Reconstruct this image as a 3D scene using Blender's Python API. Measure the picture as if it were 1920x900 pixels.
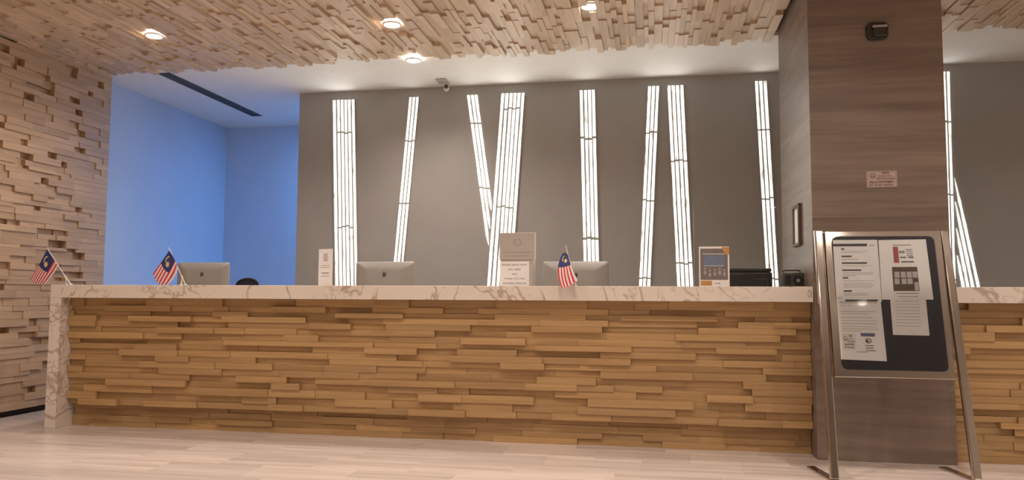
import bpy, bmesh, math, random
import numpy as np
from mathutils import Matrix, Vector

random.seed(7)
S = bpy.context.scene
COL = S.collection
for o in list(bpy.data.objects):
    bpy.data.objects.remove(o, do_unlink=True)

# ------------------------------------------------------------------ camera
F, YAW, PITCH, ROLL, CZ = 1441.8, 0.1799, 0.0728, 0.0049, 1.0297
_cy, _sy = math.cos(YAW), math.sin(YAW)
FW = np.array([-_sy*math.cos(PITCH), _cy*math.cos(PITCH), math.sin(PITCH)])
_r = np.array([_cy, _sy, 0.0]); _u = np.cross(_r, FW)
RT = math.cos(ROLL)*_r + math.sin(ROLL)*_u
UP = -math.sin(ROLL)*_r + math.cos(ROLL)*_u
CAM = np.array([0, 0, CZ])
cd = bpy.data.cameras.new('camera'); cam = bpy.data.objects.new('camera', cd); COL.objects.link(cam)
cd.sensor_width = 36; cd.lens = F/1920*36; cd.clip_start = 0.05; cd.clip_end = 60
M = Matrix.Identity(4)
for i in range(3):
    M[i][0], M[i][1], M[i][2], M[i][3] = RT[i], UP[i], -FW[i], CAM[i]
cam.matrix_world = M
S.camera = cam

# ------------------------------------------------------------------ world, exposure
w = bpy.data.worlds.new('world'); S.world = w; w.use_nodes = True
w.node_tree.nodes['Background'].inputs[0].default_value = (0.9, 0.8, 0.7, 1)
w.node_tree.nodes['Background'].inputs[1].default_value = 0.05
S.view_settings.view_transform = 'Standard'; S.view_settings.look = 'None'
S.view_settings.exposure = 0.0; S.view_settings.gamma = 1.0
S.view_settings.use_curve_mapping = False
WARM = (1.0, 0.87, 0.77)          # downlight colour
SPOT_W = 65.0                     # power of each downlight
STRIP = 1.55                      # emission of the backlit wall bars
STRIP_W = 0.95                    # lamp power per square metre of backlit bars
BLUE_W = 55.0                     # cool panel lamp in the office

# ------------------------------------------------------------------ pixel helpers
def ray(px, py):
    return CAM, FW + (px-960)/F*RT - (py-450)/F*UP
def hit(px, py, ax, val):
    c, d = ray(px, py); t = (val-c[ax])/d[ax]; return c + t*d
def hitp(px, py, p0, n):
    c, d = ray(px, py); t = ((p0-c)@n)/(d@n); return c + t*d
def proj(X):
    d = np.asarray(X, float)-CAM; z = d@FW
    return 960+F*(d@RT)/z, 450-F*(d@UP)/z

# ------------------------------------------------------------------ object helpers
def link(o, parent=None):
    COL.objects.link(o)
    if parent is not None: o.parent = parent
    return o
def tag(o, label=None, cat=None, group=None, kind=None):
    if label: o['label'] = label
    if cat: o['category'] = cat
    if group: o['group'] = group
    if kind: o['kind'] = kind
    return o
def empty(name, loc=(0, 0, 0), rz=0, label=None, cat=None, group=None, kind=None):
    o = bpy.data.objects.new(name, None); link(o); o.location = loc; o.rotation_euler = (0, 0, rz)
    o.empty_display_size = .1
    return tag(o, label, cat, group, kind)

class MB:
    """collects polygons; build() links them as one mesh object"""
    def __init__(s): s.v = []; s.f = []; s.m = []; s.sm = []
    def poly(s, pts, faces, mi=0, smooth=False):
        b = len(s.v); s.v += [tuple(map(float, p)) for p in pts]
        for f in faces: s.f.append([b+i for i in f]); s.m.append(mi); s.sm.append(smooth)
    def box(s, x0, x1, y0, y1, z0, z1, mi=0):
        s.poly([(x0,y0,z0),(x1,y0,z0),(x1,y1,z0),(x0,y1,z0),(x0,y0,z1),(x1,y0,z1),(x1,y1,z1),(x0,y1,z1)],
               [(0,3,2,1),(4,5,6,7),(0,1,5,4),(1,2,6,5),(2,3,7,6),(3,0,4,7)], mi)
    def prism(s, pts, off, mi=0):
        """polygon pts (front) extruded by vector off"""
        n = len(pts); off = np.asarray(off, float)
        P = [np.asarray(p, float) for p in pts]; Q = [p+off for p in P]
        s.poly(P+Q, [list(range(n)), list(range(2*n-1, n-1, -1))] +
               [[i, i+n, (i+1) % n+n, (i+1) % n] for i in range(n)], mi)
    def tube(s, pts, r, n=10, mi=0, caps=True):
        P = [Vector(p) for p in pts]; R = r if isinstance(r, (list, tuple)) else [r]*len(P)
        rings = []
        for i, p in enumerate(P):
            t = (P[min(i+1, len(P)-1)]-P[max(i-1, 0)]).normalized()
            a = t.orthogonal().normalized() if i == 0 else (a - t*a.dot(t)).normalized()
            b = t.cross(a)
            rings.append([p+(a*math.cos(k*2*math.pi/n)+b*math.sin(k*2*math.pi/n))*R[i] for k in range(n)])
        V = [q for rg in rings for q in rg]; Fs = []
        for i in range(len(P)-1):
            for k in range(n):
                Fs.append((i*n+k, i*n+(k+1) % n, (i+1)*n+(k+1) % n, (i+1)*n+k))
        s.poly(V, Fs, mi, True)
        if caps:
            s.poly(rings[0], [list(range(n))[::-1]], mi); s.poly(rings[-1], [list(range(n))], mi)
    def lathe(s, prof, c=(0,0,0), n=24, mi=0):
        """prof: list of (radius, z), axis +z through c"""
        V = []; Fs = []
        for r, z in prof:
            for k in range(n):
                a = 2*math.pi*k/n; V.append((c[0]+r*math.cos(a), c[1]+r*math.sin(a), c[2]+z))
        for i in range(len(prof)-1):
            for k in range(n):
                Fs.append((i*n+k, i*n+(k+1) % n, (i+1)*n+(k+1) % n, (i+1)*n+k))
        s.poly(V, Fs, mi, True)
    def build(s, name, mats, parent=None, bevel=0):
        me = bpy.data.meshes.new(name); me.from_pydata(s.v, [], s.f)
        if not isinstance(mats, (list, tuple)): mats = [mats]
        for m in mats: me.materials.append(m)
        for p, mi, sm in zip(me.polygons, s.m, s.sm): p.material_index = mi; p.use_smooth = sm
        me.update()
        bm = bmesh.new(); bm.from_mesh(me); bmesh.ops.recalc_face_normals(bm, faces=bm.faces); bm.to_mesh(me); bm.free()
        o = link(bpy.data.objects.new(name, me), parent)
        if bevel:
            b = o.modifiers.new('bevel', 'BEVEL'); b.width = bevel; b.segments = 2; b.limit_method = 'ANGLE'
        return o
def box(name, mat, x0, x1, y0, y1, z0, z1, parent=None, bevel=0):
    m = MB(); m.box(x0, x1, y0, y1, z0, z1); return m.build(name, mat, parent, bevel)
def rrect(w, h, r, n=5):
    """rounded rectangle outline, centred, ccw"""
    out = []
    for cx, cy, a0 in ((w/2-r, h/2-r, 0), (-w/2+r, h/2-r, 90), (-w/2+r, -h/2+r, 180), (w/2-r, -h/2+r, 270)):
        for k in range(n+1):
            a = math.radians(a0+90*k/n); out.append((cx+r*math.cos(a), cy+r*math.sin(a)))
    return out
_unit = {}
def unit_piece(mat):
    if mat.name not in _unit:
        m = MB(); m.box(-.5, .5, -.5, .5, -.5, .5)
        me = bpy.data.meshes.new('piece'); me.from_pydata(m.v, [], m.f); me.materials.append(mat); me.update()
        _unit[mat.name] = me
    return _unit[mat.name]
def piece(name, mat, b, parent):
    """b = (x0,x1,y0,y1,z0,z1); shares one cube mesh, sized by the object's scale"""
    o = bpy.data.objects.new(name, unit_piece(mat)); link(o, parent)
    o.location = ((b[0]+b[1])/2, (b[2]+b[3])/2, (b[4]+b[5])/2)
    o.scale = (b[1]-b[0], b[3]-b[2], b[5]-b[4])
    return o

# ------------------------------------------------------------------ materials
def new_mat(name, base=(.5,.5,.5), rough=.5, metal=0.0, spec=.5):
    m = bpy.data.materials.new(name); m.use_nodes = True
    b = m.node_tree.nodes['Principled BSDF']
    b.inputs['Base Color'].default_value = (*base, 1); b.inputs['Roughness'].default_value = rough
    b.inputs['Metallic'].default_value = metal; b.inputs['Specular IOR Level'].default_value = spec
    return m
def N(m, t, **kw):
    n = m.node_tree.nodes.new(t)
    for k, v in kw.items(): setattr(n, k, v)
    return n
def L(m, a, b): m.node_tree.links.new(a, b)
def BS(m): return m.node_tree.nodes['Principled BSDF']
def ramp(m, fac, stops):
    r = N(m, 'ShaderNodeValToRGB'); e = r.color_ramp.elements
    while len(e) < len(stops): e.new(.5)
    for el, (p, c) in zip(e, stops): el.position = p; el.color = (*c, 1)
    L(m, fac, r.inputs[0]); return r.outputs[0]
def rnd(m):
    """random value for every piece, whether an object or a mesh island"""
    oi = N(m, 'ShaderNodeObjectInfo'); g = N(m, 'ShaderNodeNewGeometry')
    a = N(m, 'ShaderNodeMath', operation='ADD'); fr = N(m, 'ShaderNodeMath', operation='FRACT')
    L(m, oi.outputs['Random'], a.inputs[0]); L(m, g.outputs['Random Per Island'], a.inputs[1]); L(m, a.outputs[0], fr.inputs[0])
    return fr.outputs[0], g.outputs['Position']
def grain(m, scale, detail=6, rough=.6, offset=True):
    """noise stretched along the grain in world space, shifted per piece"""
    r, pos = rnd(m)
    vm = N(m, 'ShaderNodeVectorMath', operation='MULTIPLY'); L(m, pos, vm.inputs[0]); vm.inputs[1].default_value = scale
    src = vm.outputs[0]
    if offset:
        cb = N(m, 'ShaderNodeMath', operation='MULTIPLY'); L(m, r, cb.inputs[0]); cb.inputs[1].default_value = 37.0
        va = N(m, 'ShaderNodeVectorMath', operation='ADD'); L(m, src, va.inputs[0]); L(m, cb.outputs[0], va.inputs[1]); src = va.outputs[0]
    n = N(m, 'ShaderNodeTexNoise'); n.inputs['Scale'].default_value = 1.0
    n.inputs['Detail'].default_value = detail; n.inputs['Roughness'].default_value = rough
    L(m, src, n.inputs['Vector']); return n.outputs['Fac'], r
def wood(name, scale, dark, light, vary=.16, rough=.5):
    m = new_mat(name, light, rough)
    g, r = grain(m, scale)
    c = ramp(m, g, [(.3, dark), (.7, light)])
    hv = N(m, 'ShaderNodeHueSaturation'); L(m, c, hv.inputs['Color'])
    mr = N(m, 'ShaderNodeMapRange'); L(m, r, mr.inputs[0]); mr.inputs[3].default_value = 1-vary; mr.inputs[4].default_value = 1+vary*.6
    L(m, mr.outputs[0], hv.inputs['Value']); L(m, hv.outputs[0], BS(m).inputs['Base Color'])
    bp = N(m, 'ShaderNodeBump'); bp.inputs['Strength'].default_value = .12; bp.inputs['Distance'].default_value = .003
    L(m, g, bp.inputs['Height']); L(m, bp.outputs[0], BS(m).inputs['Normal'])
    return m
MAPLE_D, MAPLE_L = (.47, .315, .19), (.60, .42, .265)
M_ceil = wood('ceiling_maple', (22, 2.2, 22), (.55, .415, .29), (.69, .54, .395))
M_wallw = wood('wall_maple', (22, 2.2, 30), MAPLE_D, MAPLE_L)
M_plank = wood('counter_oak', (2.0, 25, 45), (.385, .232, .10), (.515, .322, .145), .14)

def stone(name, c0, c1, c2, scale, rough, vary, spec=.5, offset=True):
    m = new_mat(name, c1, rough, spec=spec)
    g, r = grain(m, scale, 8, .62, offset)
    c = ramp(m, g, [(.28, c0), (.5, c1), (.72, c2)])
    hv = N(m, 'ShaderNodeHueSaturation'); L(m, c, hv.inputs['Color'])
    mr = N(m, 'ShaderNodeMapRange'); L(m, r, mr.inputs[0]); mr.inputs[3].default_value = 1-vary; mr.inputs[4].default_value = 1+vary
    L(m, mr.outputs[0], hv.inputs['Value']); L(m, hv.outputs[0], BS(m).inputs['Base Color'])
    return m
M_floor = stone('floor_veined_stone', (.54, .46, .415), (.67, .58, .53), (.79, .70, .65), (.9, 14, 14), .25, .13)
M_col = stone('column_veined_stone', (.145, .107, .083), (.21, .156, .123), (.285, .22, .18), (.9, 1.2, 16), .38, .05)

def marble(name):
    m = new_mat(name, (.78, .70, .62), .25)
    g = N(m, 'ShaderNodeNewGeometry')
    def vein(scale, wdt, seed):
        n1 = N(m, 'ShaderNodeTexNoise'); n1.inputs['Scale'].default_value = scale; n1.inputs['Detail'].default_value = 4
        n1.inputs['Distortion'].default_value = 1.1
        va = N(m, 'ShaderNodeVectorMath', operation='ADD'); L(m, g.outputs['Position'], va.inputs[0]); va.inputs[1].default_value = (seed, seed, seed)
        L(m, va.outputs[0], n1.inputs['Vector'])
        s = N(m, 'ShaderNodeMath', operation='SUBTRACT'); L(m, n1.outputs['Fac'], s.inputs[0]); s.inputs[1].default_value = .5
        a = N(m, 'ShaderNodeMath', operation='ABSOLUTE'); L(m, s.outputs[0], a.inputs[0])
        mr = N(m, 'ShaderNodeMapRange'); L(m, a.outputs[0], mr.inputs[0]); mr.inputs[1].default_value = 0; mr.inputs[2].default_value = wdt
        mr.inputs[3].default_value = 1; mr.inputs[4].default_value = 0; return mr.outputs[0]
    a = vein(1.7, .022, 3.1); b = vein(6.0, .03, 11.7)
    msk = N(m, 'ShaderNodeTexNoise'); msk.inputs['Scale'].default_value = 1.3; L(m, g.outputs['Position'], msk.inputs['Vector'])
    mk = N(m, 'ShaderNodeMapRange'); L(m, msk.outputs['Fac'], mk.inputs[0]); mk.inputs[1].default_value = .46; mk.inputs[2].default_value = .6
    bm = N(m, 'ShaderNodeMath', operation='MULTIPLY'); L(m, b, bm.inputs[0]); L(m, mk.outputs[0], bm.inputs[1])
    mx = N(m, 'ShaderNodeMath', operation='MAXIMUM'); L(m, a, mx.inputs[0]); L(m, bm.outputs[0], mx.inputs[1])
    c = ramp(m, mx.outputs[0], [(0, (.78, .70, .62)), (.35, (.68, .585, .50)), (1, (.47, .37, .29))])
    L(m, c, BS(m).inputs['Base Color']); return m
M_marble = marble('white_marble_brown_veins')

def speck(name, c, rough=.5, amt=.06, scale=40, **k):
    m = new_mat(name, c, rough, **k)
    n = N(m, 'ShaderNodeTexNoise'); n.inputs['Scale'].default_value = scale; n.inputs['Detail'].default_value = 4
    tc = N(m, 'ShaderNodeTexCoord'); L(m, tc.outputs['Object'], n.inputs['Vector'])
    lo = tuple(x*(1-amt) for x in c); hi = tuple(min(1, x*(1+amt)) for x in c)
    L(m, ramp(m, n.outputs['Fac'], [(.3, lo), (.7, hi)]), BS(m).inputs['Base Color']); return m
M_grey = speck('grey_laminate', (.41, .402, .392), .45, .04, 3)
M_white = speck('white_paint', (.86, .85, .83), .7, .02, 6)
M_office = speck('pale_blue_paint', (.54, .65, .80), .75, .02, 4)
M_beige = speck('beige_paint', (.76, .70, .63), .7, .03, 3)
M_gapshade = speck('painted_gap_shade', (.06, .045, .035), .8)  # shade of the gap below the wall blocks, put into the colour
M_core = speck('backing_board', (.30, .19, .10), .7)
M_black = speck('black_plastic', (.02, .02, .022), .4)
M_navy = speck('navy_board', (.016, .018, .028), .3)
M_grille = speck('grille_dark', (.10, .11, .13), .6)
M_alu = speck('silver_aluminium', (.40, .385, .37), .42, .03, 8, metal=.25)
M_chrome = speck('polished_steel', (.59, .54, .485), .11, .03, 5, metal=1.0)
M_paper = speck('paper', (.90, .88, .87), .8, .02, 20)
M_ivory = speck('ivory_plastic', (.72, .66, .58), .45, .02, 20)
M_plaque = speck('satin_plaque', (.50, .46, .42), .4, .02, 20)
M_sign = speck('sticker_pale', (.46, .37, .32), .5, .04, 60)
M_ink = speck('ink_dark', (.10, .085, .085), .7)
M_inkg = speck('ink_grey', (.33, .31, .31), .7)
M_inkl = speck('ink_pale', (.58, .55, .55), .7)
M_inkr = speck('ink_brown', (.16, .07, .05), .7)
M_red = speck('flag_red', (.62, .035, .05), .7, .08, 60)
M_fwhite = speck('flag_white', (.80, .76, .74), .7, .04, 60)
M_blue = speck('flag_blue', (.03, .04, .17), .7, .08, 60)
M_yellow = speck('flag_yellow', (.75, .62, .28), .7, .05, 60)
M_pole = speck('flag_pole_plastic', (.78, .74, .68), .4, .02, 20)
M_posterblue = speck('poster_blue', (.17, .215, .30), .5, .1, 25)
M_postergrey = speck('poster_grey', (.20, .17, .16), .5, .1, 25)
M_orange = speck('poster_orange', (.60, .30, .10), .5, .05, 25)
M_skin = speck('poster_people', (.42, .36, .36), .5, .2, 60)
M_mag = speck('print_magenta', (.42, .12, .12), .6, .1, 60)
M_printbrown = speck('print_brown', (.13, .09, .07), .6, .1, 60)
M_printblue = speck('print_blue', (.16, .16, .27), .6, .1, 60)
M_logo = speck('logo_dark', (.10, .09, .085), .25)
M_fabric = speck('chair_mesh_dark', (.02, .025, .04), .8, .2, 90)
M_desk = speck('desk_laminate', (.42, .32, .22), .5, .06, 5)
M_radio = speck('radio_grey_green', (.075, .072, .06), .5, .1, 30)
M_lens = speck('smoked_lens', (.03, .028, .025), .12)

def emis(name, c, s, wob=0.0):
    m = new_mat(name, c, .5); b = BS(m)
    b.inputs['Emission Color'].default_value = (*c, 1); b.inputs['Emission Strength'].default_value = s
    if wob:
        r, pos = rnd(m)
        vm = N(m, 'ShaderNodeVectorMath', operation='MULTIPLY'); L(m, pos, vm.inputs[0]); vm.inputs[1].default_value = (26, 26, 7)
        n = N(m, 'ShaderNodeTexNoise'); n.inputs['Scale'].default_value = 1; n.inputs['Detail'].default_value = 1; L(m, vm.outputs[0], n.inputs['Vector'])
        mr = N(m, 'ShaderNodeMapRange'); L(m, n.outputs['Fac'], mr.inputs[0])
        mr.inputs[1].default_value = .30; mr.inputs[2].default_value = .40; mr.inputs[3].default_value = s*(1-wob); mr.inputs[4].default_value = s
        L(m, mr.outputs[0], b.inputs['Emission Strength'])
    return m
M_bar = emis('backlit_acrylic', (1.0, .985, .90), STRIP, .72)
M_lamp = emis('downlight_lens', (1.0, .90, .76), 30)
M_panel = emis('office_panel_diffuser', (.45, .66, 1.0), 2.0)

def clear(name, tint, refl):
    m = bpy.data.materials.new(name); m.use_nodes = True; nt = m.node_tree; nt.nodes.clear()
    out = N(m, 'ShaderNodeOutputMaterial'); mx = N(m, 'ShaderNodeMixShader'); t = N(m, 'ShaderNodeBsdfTransparent'); g = N(m, 'ShaderNodeBsdfGlossy')
    t.inputs[0].default_value = (*tint, 1); g.inputs['Roughness'].default_value = .03
    fr = N(m, 'ShaderNodeFresnel'); fr.inputs[0].default_value = refl
    L(m, fr.outputs[0], mx.inputs[0]); L(m, t.outputs[0], mx.inputs[1]); L(m, g.outputs[0], mx.inputs[2]); L(m, mx.outputs[0], out.inputs[0])
    return m
M_clear = clear('clear_acrylic', (.985, .985, .98), 1.3)
M_edge = speck('acrylic_edge', (.55, .55, .52), .3)

# ------------------------------------------------------------------ the room
ZW, ZC = 3.17, 3.20            # mean wood ceiling height, white ceiling height
YC, YP, YW, YG = 5.26, 5.38, 6.60, 7.62
XL, XR, YB = -5.30, 7.0, -5.0
COLX0, COLX1, COLY0, COLY1 = 1.03, 1.85, 5.25, 6.42

fl = box('floor', M_floor, XL-.3, XR, YB, 9.2, -.12, -.006); tag(fl, kind='structure')
# floor tiles, staggered, each a piece
rowi = 0; y = 2.9
while y < 6.9:
    x = XL-.02 - (.0, .3, .15, .45)[rowi % 4]
    while x < 4.2:
        x0, x1 = max(x, XL-.02), x+.6
        if x1-x0 > .05:
            piece('floor_tile', M_floor, (x0+.0003, x1-.0003, y+.0003, y+.2997, -.01, random.uniform(-.0004, .0)), fl)
        x += .6
    y += .3; rowi += 1

wl = box('wall_left', M_core, XL-.30, XL-.10, YB, 6.735, 0, 3.5); tag(wl, kind='structure')
bl = box('gap_shade_left', M_gapshade, XL-.10, XL-.06, YB, 6.735, 0, .05); tag(bl, kind='structure')  # dark strip painted as the shadow in the gap along the floor
t = box('wall_office_left', M_office, XL-.35, -5.44, 6.735, 9.2, 0, 3.5); tag(t, kind='structure')
t = box('wall_office_back', M_office, -5.44, XR, 9.08, 9.2, 0, 3.5); tag(t, kind='structure')
wg = box('wall_back', M_grey, -3.72, XR, YG, YG+.14, 0, ZC); tag(wg, kind='structure')
t = box('wall_right', M_beige, XR, XR+.1, YB, 9.2, 0, 3.5); tag(t, kind='structure')
t = box('wall_front', M_beige, XL-.3, XR+.1, YB-.1, YB, 0, 3.5); tag(t, kind='structure')
cw = box('ceiling', M_core, XL-.3, XR, 2.6, YW-.06, ZC+.03, ZC+.12); tag(cw, kind='structure')
t = box('ceiling', M_white, XL-.3, XR, YB, 2.6, ZC-.03, ZC+.12); tag(t, kind='structure')
t = box('ceiling', M_white, XL-.3, XR, YW-.06, 9.2, ZC, ZC+.12); tag(t, kind='structure')

# wood-block ceiling: rows along depth, random widths, lengths and drops
LIGHTS = [hit(289, 69, 2, 3.175), hit(735, 48, 2, 3.175), hit(1107, 14, 2, 3.185), hit(775, 115, 2, 3.168)]
def near_light(x0, x1, y0, y1):
    for k, p in enumerate(LIGHTS):
        r = .03 if k == 2 else .08
        if x0-r < p[0] < x1+r and y0-r < p[1] < y1+r: return True
    return False
DROP = [.008, .018, .024, .028, .032, .036, .042]
ceil_blocks = []
x = XL-.04
while x < 4.6:
    wx = random.choice((.035, .045, .05, .055, .065))
    y = YW + random.choice((-.05, -.03, -.01, .01, .025, .04))
    prev = -1
    while y > 2.6:
        ln = random.uniform(.10, .42)
        d = random.choice([q for q in DROP if q != prev]); prev = d
        y0 = y-ln
        inc = COLX0-.01 < x+wx and x < COLX1+.01 and y > COLY0-.01 and y0 < COLY1+.01
        if not inc:
            if near_light(x, x+wx, y0, y): d = .004
            ceil_blocks.append((x+.0006, x+wx-.0006, y0+.0006, y-.0006, ZC+.005-d-.0, ZC+.032))
        y = y0
    x += wx
def shown(c, corners):
    u, v = proj(c)
    if not (-15 < u < 1935 and -12 < v < 912): return 0
    P = [proj(q) for q in corners]; a = 0
    for i in range(len(P)):
        a += P[i][0]*P[(i+1) % len(P)][1]-P[(i+1) % len(P)][0]*P[i][1]
    return abs(a)/2
def split(blocks, area, parent, mat, name, limit=295):
    order = sorted(blocks, key=area, reverse=True)
    big = [b for b in order[:limit] if area(b) > 0]; rest = [b for b in order if b not in set(big)]
    for b in big: piece(name, mat, b, parent)
    if rest:
        m = MB()
        for b in rest: m.box(*b)
        o = m.build(name+'s', mat, parent); tag(o, kind='stuff')
split(ceil_blocks, lambda b: shown(((b[0]+b[1])/2, (b[2]+b[3])/2, b[4]),
      [(b[0],b[2],b[4]),(b[1],b[2],b[4]),(b[1],b[3],b[4]),(b[0],b[3],b[4])]), cw, M_ceil, 'wood_block')

# wood-block left wall: rows along depth
wall_blocks = []
z = .05
PRO = [.046, .052, .058, .062, .066, .072]
while z < ZC-.02:
    h = min(random.choice((.03, .038, .045, .05, .058, .066)), ZC+.0-z)
    y = 6.733; prev = -1
    while y > 2.6:
        ln = random.uniform(.16, .5) if random.random() < .72 else random.uniform(.07, .149)
        d = random.choice([q for q in PRO if q != prev])
        if ln < .15: d = random.choice((.0, .012, .025))
        if y > 6.73: d = .062
        prev = d; y0 = y-ln
        wall_blocks.append((XL-.101, XL-.07+d, y0+.0006, y-.0006, z+.0006, z+h-.0006)); y = y0
    z += h
split(wall_blocks, lambda b: shown((b[1], (b[2]+b[3])/2, (b[4]+b[5])/2),
      [(b[1],b[2],b[4]),(b[1],b[3],b[4]),(b[1],b[3],b[5]),(b[1],b[2],b[5])]), wl, M_wallw, 'wood_block')

# ------------------------------------------------------------------ column
colm = box('wall_column', M_col, COLX0+.02, COLX1-.02, COLY0+.02, COLY1-.02, 0, ZC+.1); tag(colm, kind='structure')
zs = [0, .84, 1.545, 2.25, ZC+.02]
for a, b in zip(zs[:-1], zs[1:]):
    m = MB(); m.box(COLX0, COLX1, COLY0, COLY0+.02, a+.0004, b-.0004); m.build('stone_slab', M_col, colm)
    m = MB(); m.box(COLX0, COLX0+.02, COLY0+.021, COLY1, a+.0004, b-.0004); m.build('stone_slab', M_col, colm)
    m = MB(); m.box(COLX1-.02, COLX1, COLY0+.021, COLY1, a+.0004, b-.0004); m.build('stone_slab', M_col, colm)

# ------------------------------------------------------------------ reception counters
ZT0, ZT1 = 1.0, 1.10
def counter(x0, x1, legs, lab, labtop, yp_up, yp_low, clip=300):
    c = empty('reception_counter', ((x0+x1)/2, 5.5, 0), 0, lab, 'counter')
    inv = Matrix.Translation(-Vector(c.location))
    def ch(o): o.matrix_parent_inverse = inv; return o
    px0 = x0+(.10 if legs else 0)
    ch(box('core', M_core, px0, x1, 5.47, 5.60, 0, ZT0-.001, c))
    z = .0; rows = []
    hs = [.045, .04, .05, .04]
    i = 0
    while z < ZT0-.03:
        low = z < .16
        h = hs[i % 4] if low else random.choice((.036, .042, .045, .048, .055))
        if .165 < z+h < .2 and low: h = .175-z
        h = min(h, ZT0-.001-z)
        if ZT0-.001-(z+h) < .03: h = ZT0-.001-z
        rows.append((z, h, low)); z += h; i += 1
    n = 0
    for z, h, low in rows:
        x = px0 - random.uniform(0, .3); prev = -1
        while x < x1:
            ln = random.uniform(.22, .72)
            d = random.choice([q for q in (-.004, .0, .012, .022, .03, .042) if q != prev]); prev = d
            a, b = max(x, px0), min(x+ln, x1)
            if b-a > .02 and n < clip:
                base = yp_low if low else yp_up
                k = .45 if low else 1.0
                ch(piece('wood_plank', M_plank, (a+.0004, b-.0004, base-d*k, 5.471, z+.0004, z+h-.0004), c)); n += 1
            x += ln
    t = empty('marble_worktop', ((x0+x1)/2, 5.45, 0), 0, labtop, 'worktop')
    inv2 = Matrix.Translation(-Vector(t.location))
    o = box('top_slab', M_marble, x0, x1, YC, 5.64, ZT0, ZT1, t, .003); o.matrix_parent_inverse = inv2
    if legs:
        o = box('waterfall_leg', M_marble, x0, x0+.095, YC, 5.64, 0, ZT0, t, .003); o.matrix_parent_inverse = inv2
    return c
counter(-4.605, COLX0-.002, True, 'long reception counter clad in staggered oak planks left of column',
        'white marble waterfall worktop with brown veins on the long counter', 5.385, 5.44)
counter(COLX1+.002, 4.6, False, 'short stretch of plank-clad reception counter beyond the stone column',
        'white marble worktop running on beyond the stone column', 5.37, 5.36)
dk = empty('work_desk', (-1.8, 6.2, 0), 0, 'long low work desk behind the reception counter carrying the computers', 'desk')
ZD = .86
invd = Matrix.Translation(-Vector(dk.location))
for nm, a in (('desk_top', (-4.45, .98, 5.66, 6.75, ZD-.04, ZD)), ('side_panel', (-4.45, -4.41, 5.68, 6.7, 0, ZD-.04)),
              ('side_panel', (.94, .98, 5.68, 6.7, 0, ZD-.04)), ('side_panel', (-1.75, -1.71, 5.68, 6.7, 0, ZD-.04))):
    o = box(nm, M_desk, *a, dk); o.matrix_parent_inverse = invd

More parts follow.
